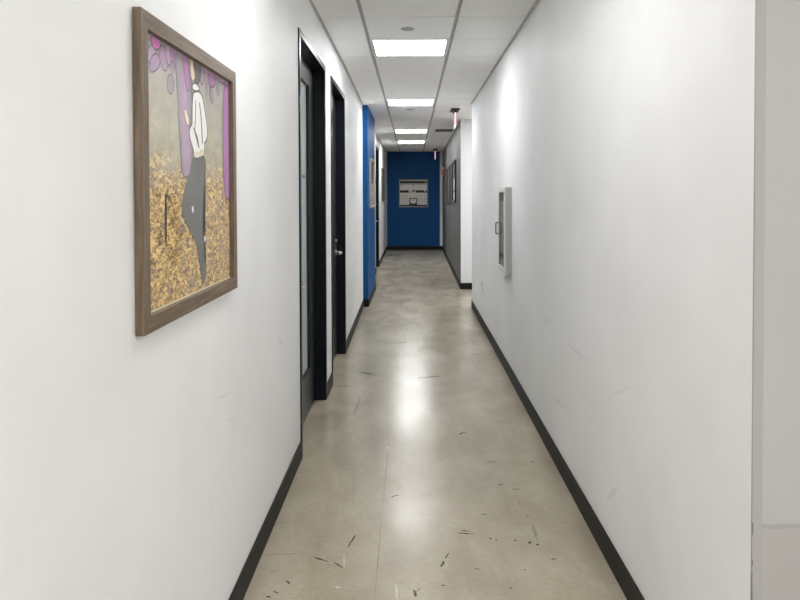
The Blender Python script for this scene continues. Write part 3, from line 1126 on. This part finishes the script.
def exit_sign(y, label):
    loc = (0.577, y, CEIL)
    e = empty('exit_sign', loc)
    tag(e, label, 'exit sign', 'edge lit exit signs')
    q = MB()
    q.box(-.055, .055, -.16, .16, -.022, -.0008, M['black_plastic'], bev=.004)
    q.build('canopy', parent=e)
    q = MB()
    q.box(-.019, .019, -.13, .13, -.052, -.022, M['black_plastic'], bev=.003)
    q.build('holder', parent=e)
    q = MB()
    q.box(-.006, .006, -.15, .15, -.245, -.052, M['sign_edge'], bev=.001)
    bl = q.build('sign_panel', parent=e)
    # letters on both faces, readable from each side
    for side in (1, -1):
        q = MB()
        x = -.118
        H = .13
        for ch, adv in (('E', .068), ('X', .072), ('I', .036), ('T', .06)):
            wid = H * .42
            for (p0, p1) in STROKES[ch]:
                a = Vector((p0[0] * wid / .6 , p0[1] * H)); c = Vector((p1[0] * wid / .6, p1[1] * H))
                d = (c - a).normalized() * .008
                n = Vector((-d.y, d.x))
                a2, c2 = a - d, c + d
                pts = [a2 + n, a2 - n, c2 - n, c2 + n]
                fr = [(side * .0062, side * (x + p.x), -.215 + p.y) for p in pts]
                ba = [(side * .0076, side * (x + p.x), -.215 + p.y) for p in pts]
                vf = [q.bm.verts.new(v) for v in fr]; vb = [q.bm.verts.new(v) for v in ba]
                for k in range(4):
                    q.bm.faces.new((vf[k], vf[(k + 1) % 4], vb[(k + 1) % 4], vb[k]))
                q.bm.faces.new(vf[::-1]); q.bm.faces.new(vb)
            x += adv
        q.mi(M['sign_red'])
        tag(q.build('lettering', parent=bl), 'glowing red letters EXIT')
    return e


ex = exit_sign(8.98, 'nearer hanging exit sign seen edge-on beside the right wall end')
dup(ex, (0.574, 16.55, CEIL), 'farther hanging exit sign seen edge-on before the blue end wall')

# ------------------------------------------------------------------ ceiling vent
e = empty('ceiling_vent', (0.565, 11.80, CEIL))
tag(e, 'dark slotted ceiling vent before the grey wall, past the nearer exit sign', 'vent')
q = MB()
VW, VD = .15, .16
q.box(-VW, VW, -VD, -VD + .02, -.012, -.0005, M['grille']); q.box(-VW, VW, VD - .02, VD, -.012, -.0005, M['grille'])
q.box(-VW, -VW + .02, -VD + .02, VD - .02, -.012, -.0005, M['grille']); q.box(VW - .02, VW, -VD + .02, VD - .02, -.012, -.0005, M['grille'])
q.build('frame', parent=e)
for k in range(9):
    y = -VD + .045 + k * (2 * VD - .09) / 8
    q = MB()
    q.box(-VW + .02, VW - .02, y - .012, y + .012, -.010, -.004, M['grille'])
    q.build('slat', parent=e)

# ------------------------------------------------------------------ world, camera, view
w = bpy.data.worlds.new('World')
scene.world = w
w.use_nodes = True
w.node_tree.nodes['Background'].inputs[0].default_value = (0.9, 0.93, 1.0, 1)
w.node_tree.nodes['Background'].inputs[1].default_value = 0.05

cam = bpy.data.cameras.new('Camera')
co = bpy.data.objects.new('Camera', cam)
COL.objects.link(co)
cam.sensor_fit = 'HORIZONTAL'
cam.sensor_width = 36.0
cam.lens = F / 800 * 36.0
cam.shift_x = -(PX - 400) / 800
cam.shift_y = -(300 - PY) / 800
cam.clip_start = 0.02
R = Matrix.Rotation(math.radians(90) - TILT, 4, 'X') @ Matrix.Rotation(math.radians(-0.15), 4, 'Z')
co.matrix_world = Matrix.Translation((0, 0, EYE)) @ R
scene.camera = co

scene.cycles.max_bounces = 20
scene.cycles.diffuse_bounces = 14
scene.cycles.glossy_bounces = 6
scene.cycles.transparent_max_bounces = 8
scene.view_settings.view_transform = 'Standard'
scene.view_settings.look = 'None'
scene.view_settings.gamma = 1
scene.view_settings.use_curve_mapping = False
scene.view_settings.exposure = 1.13
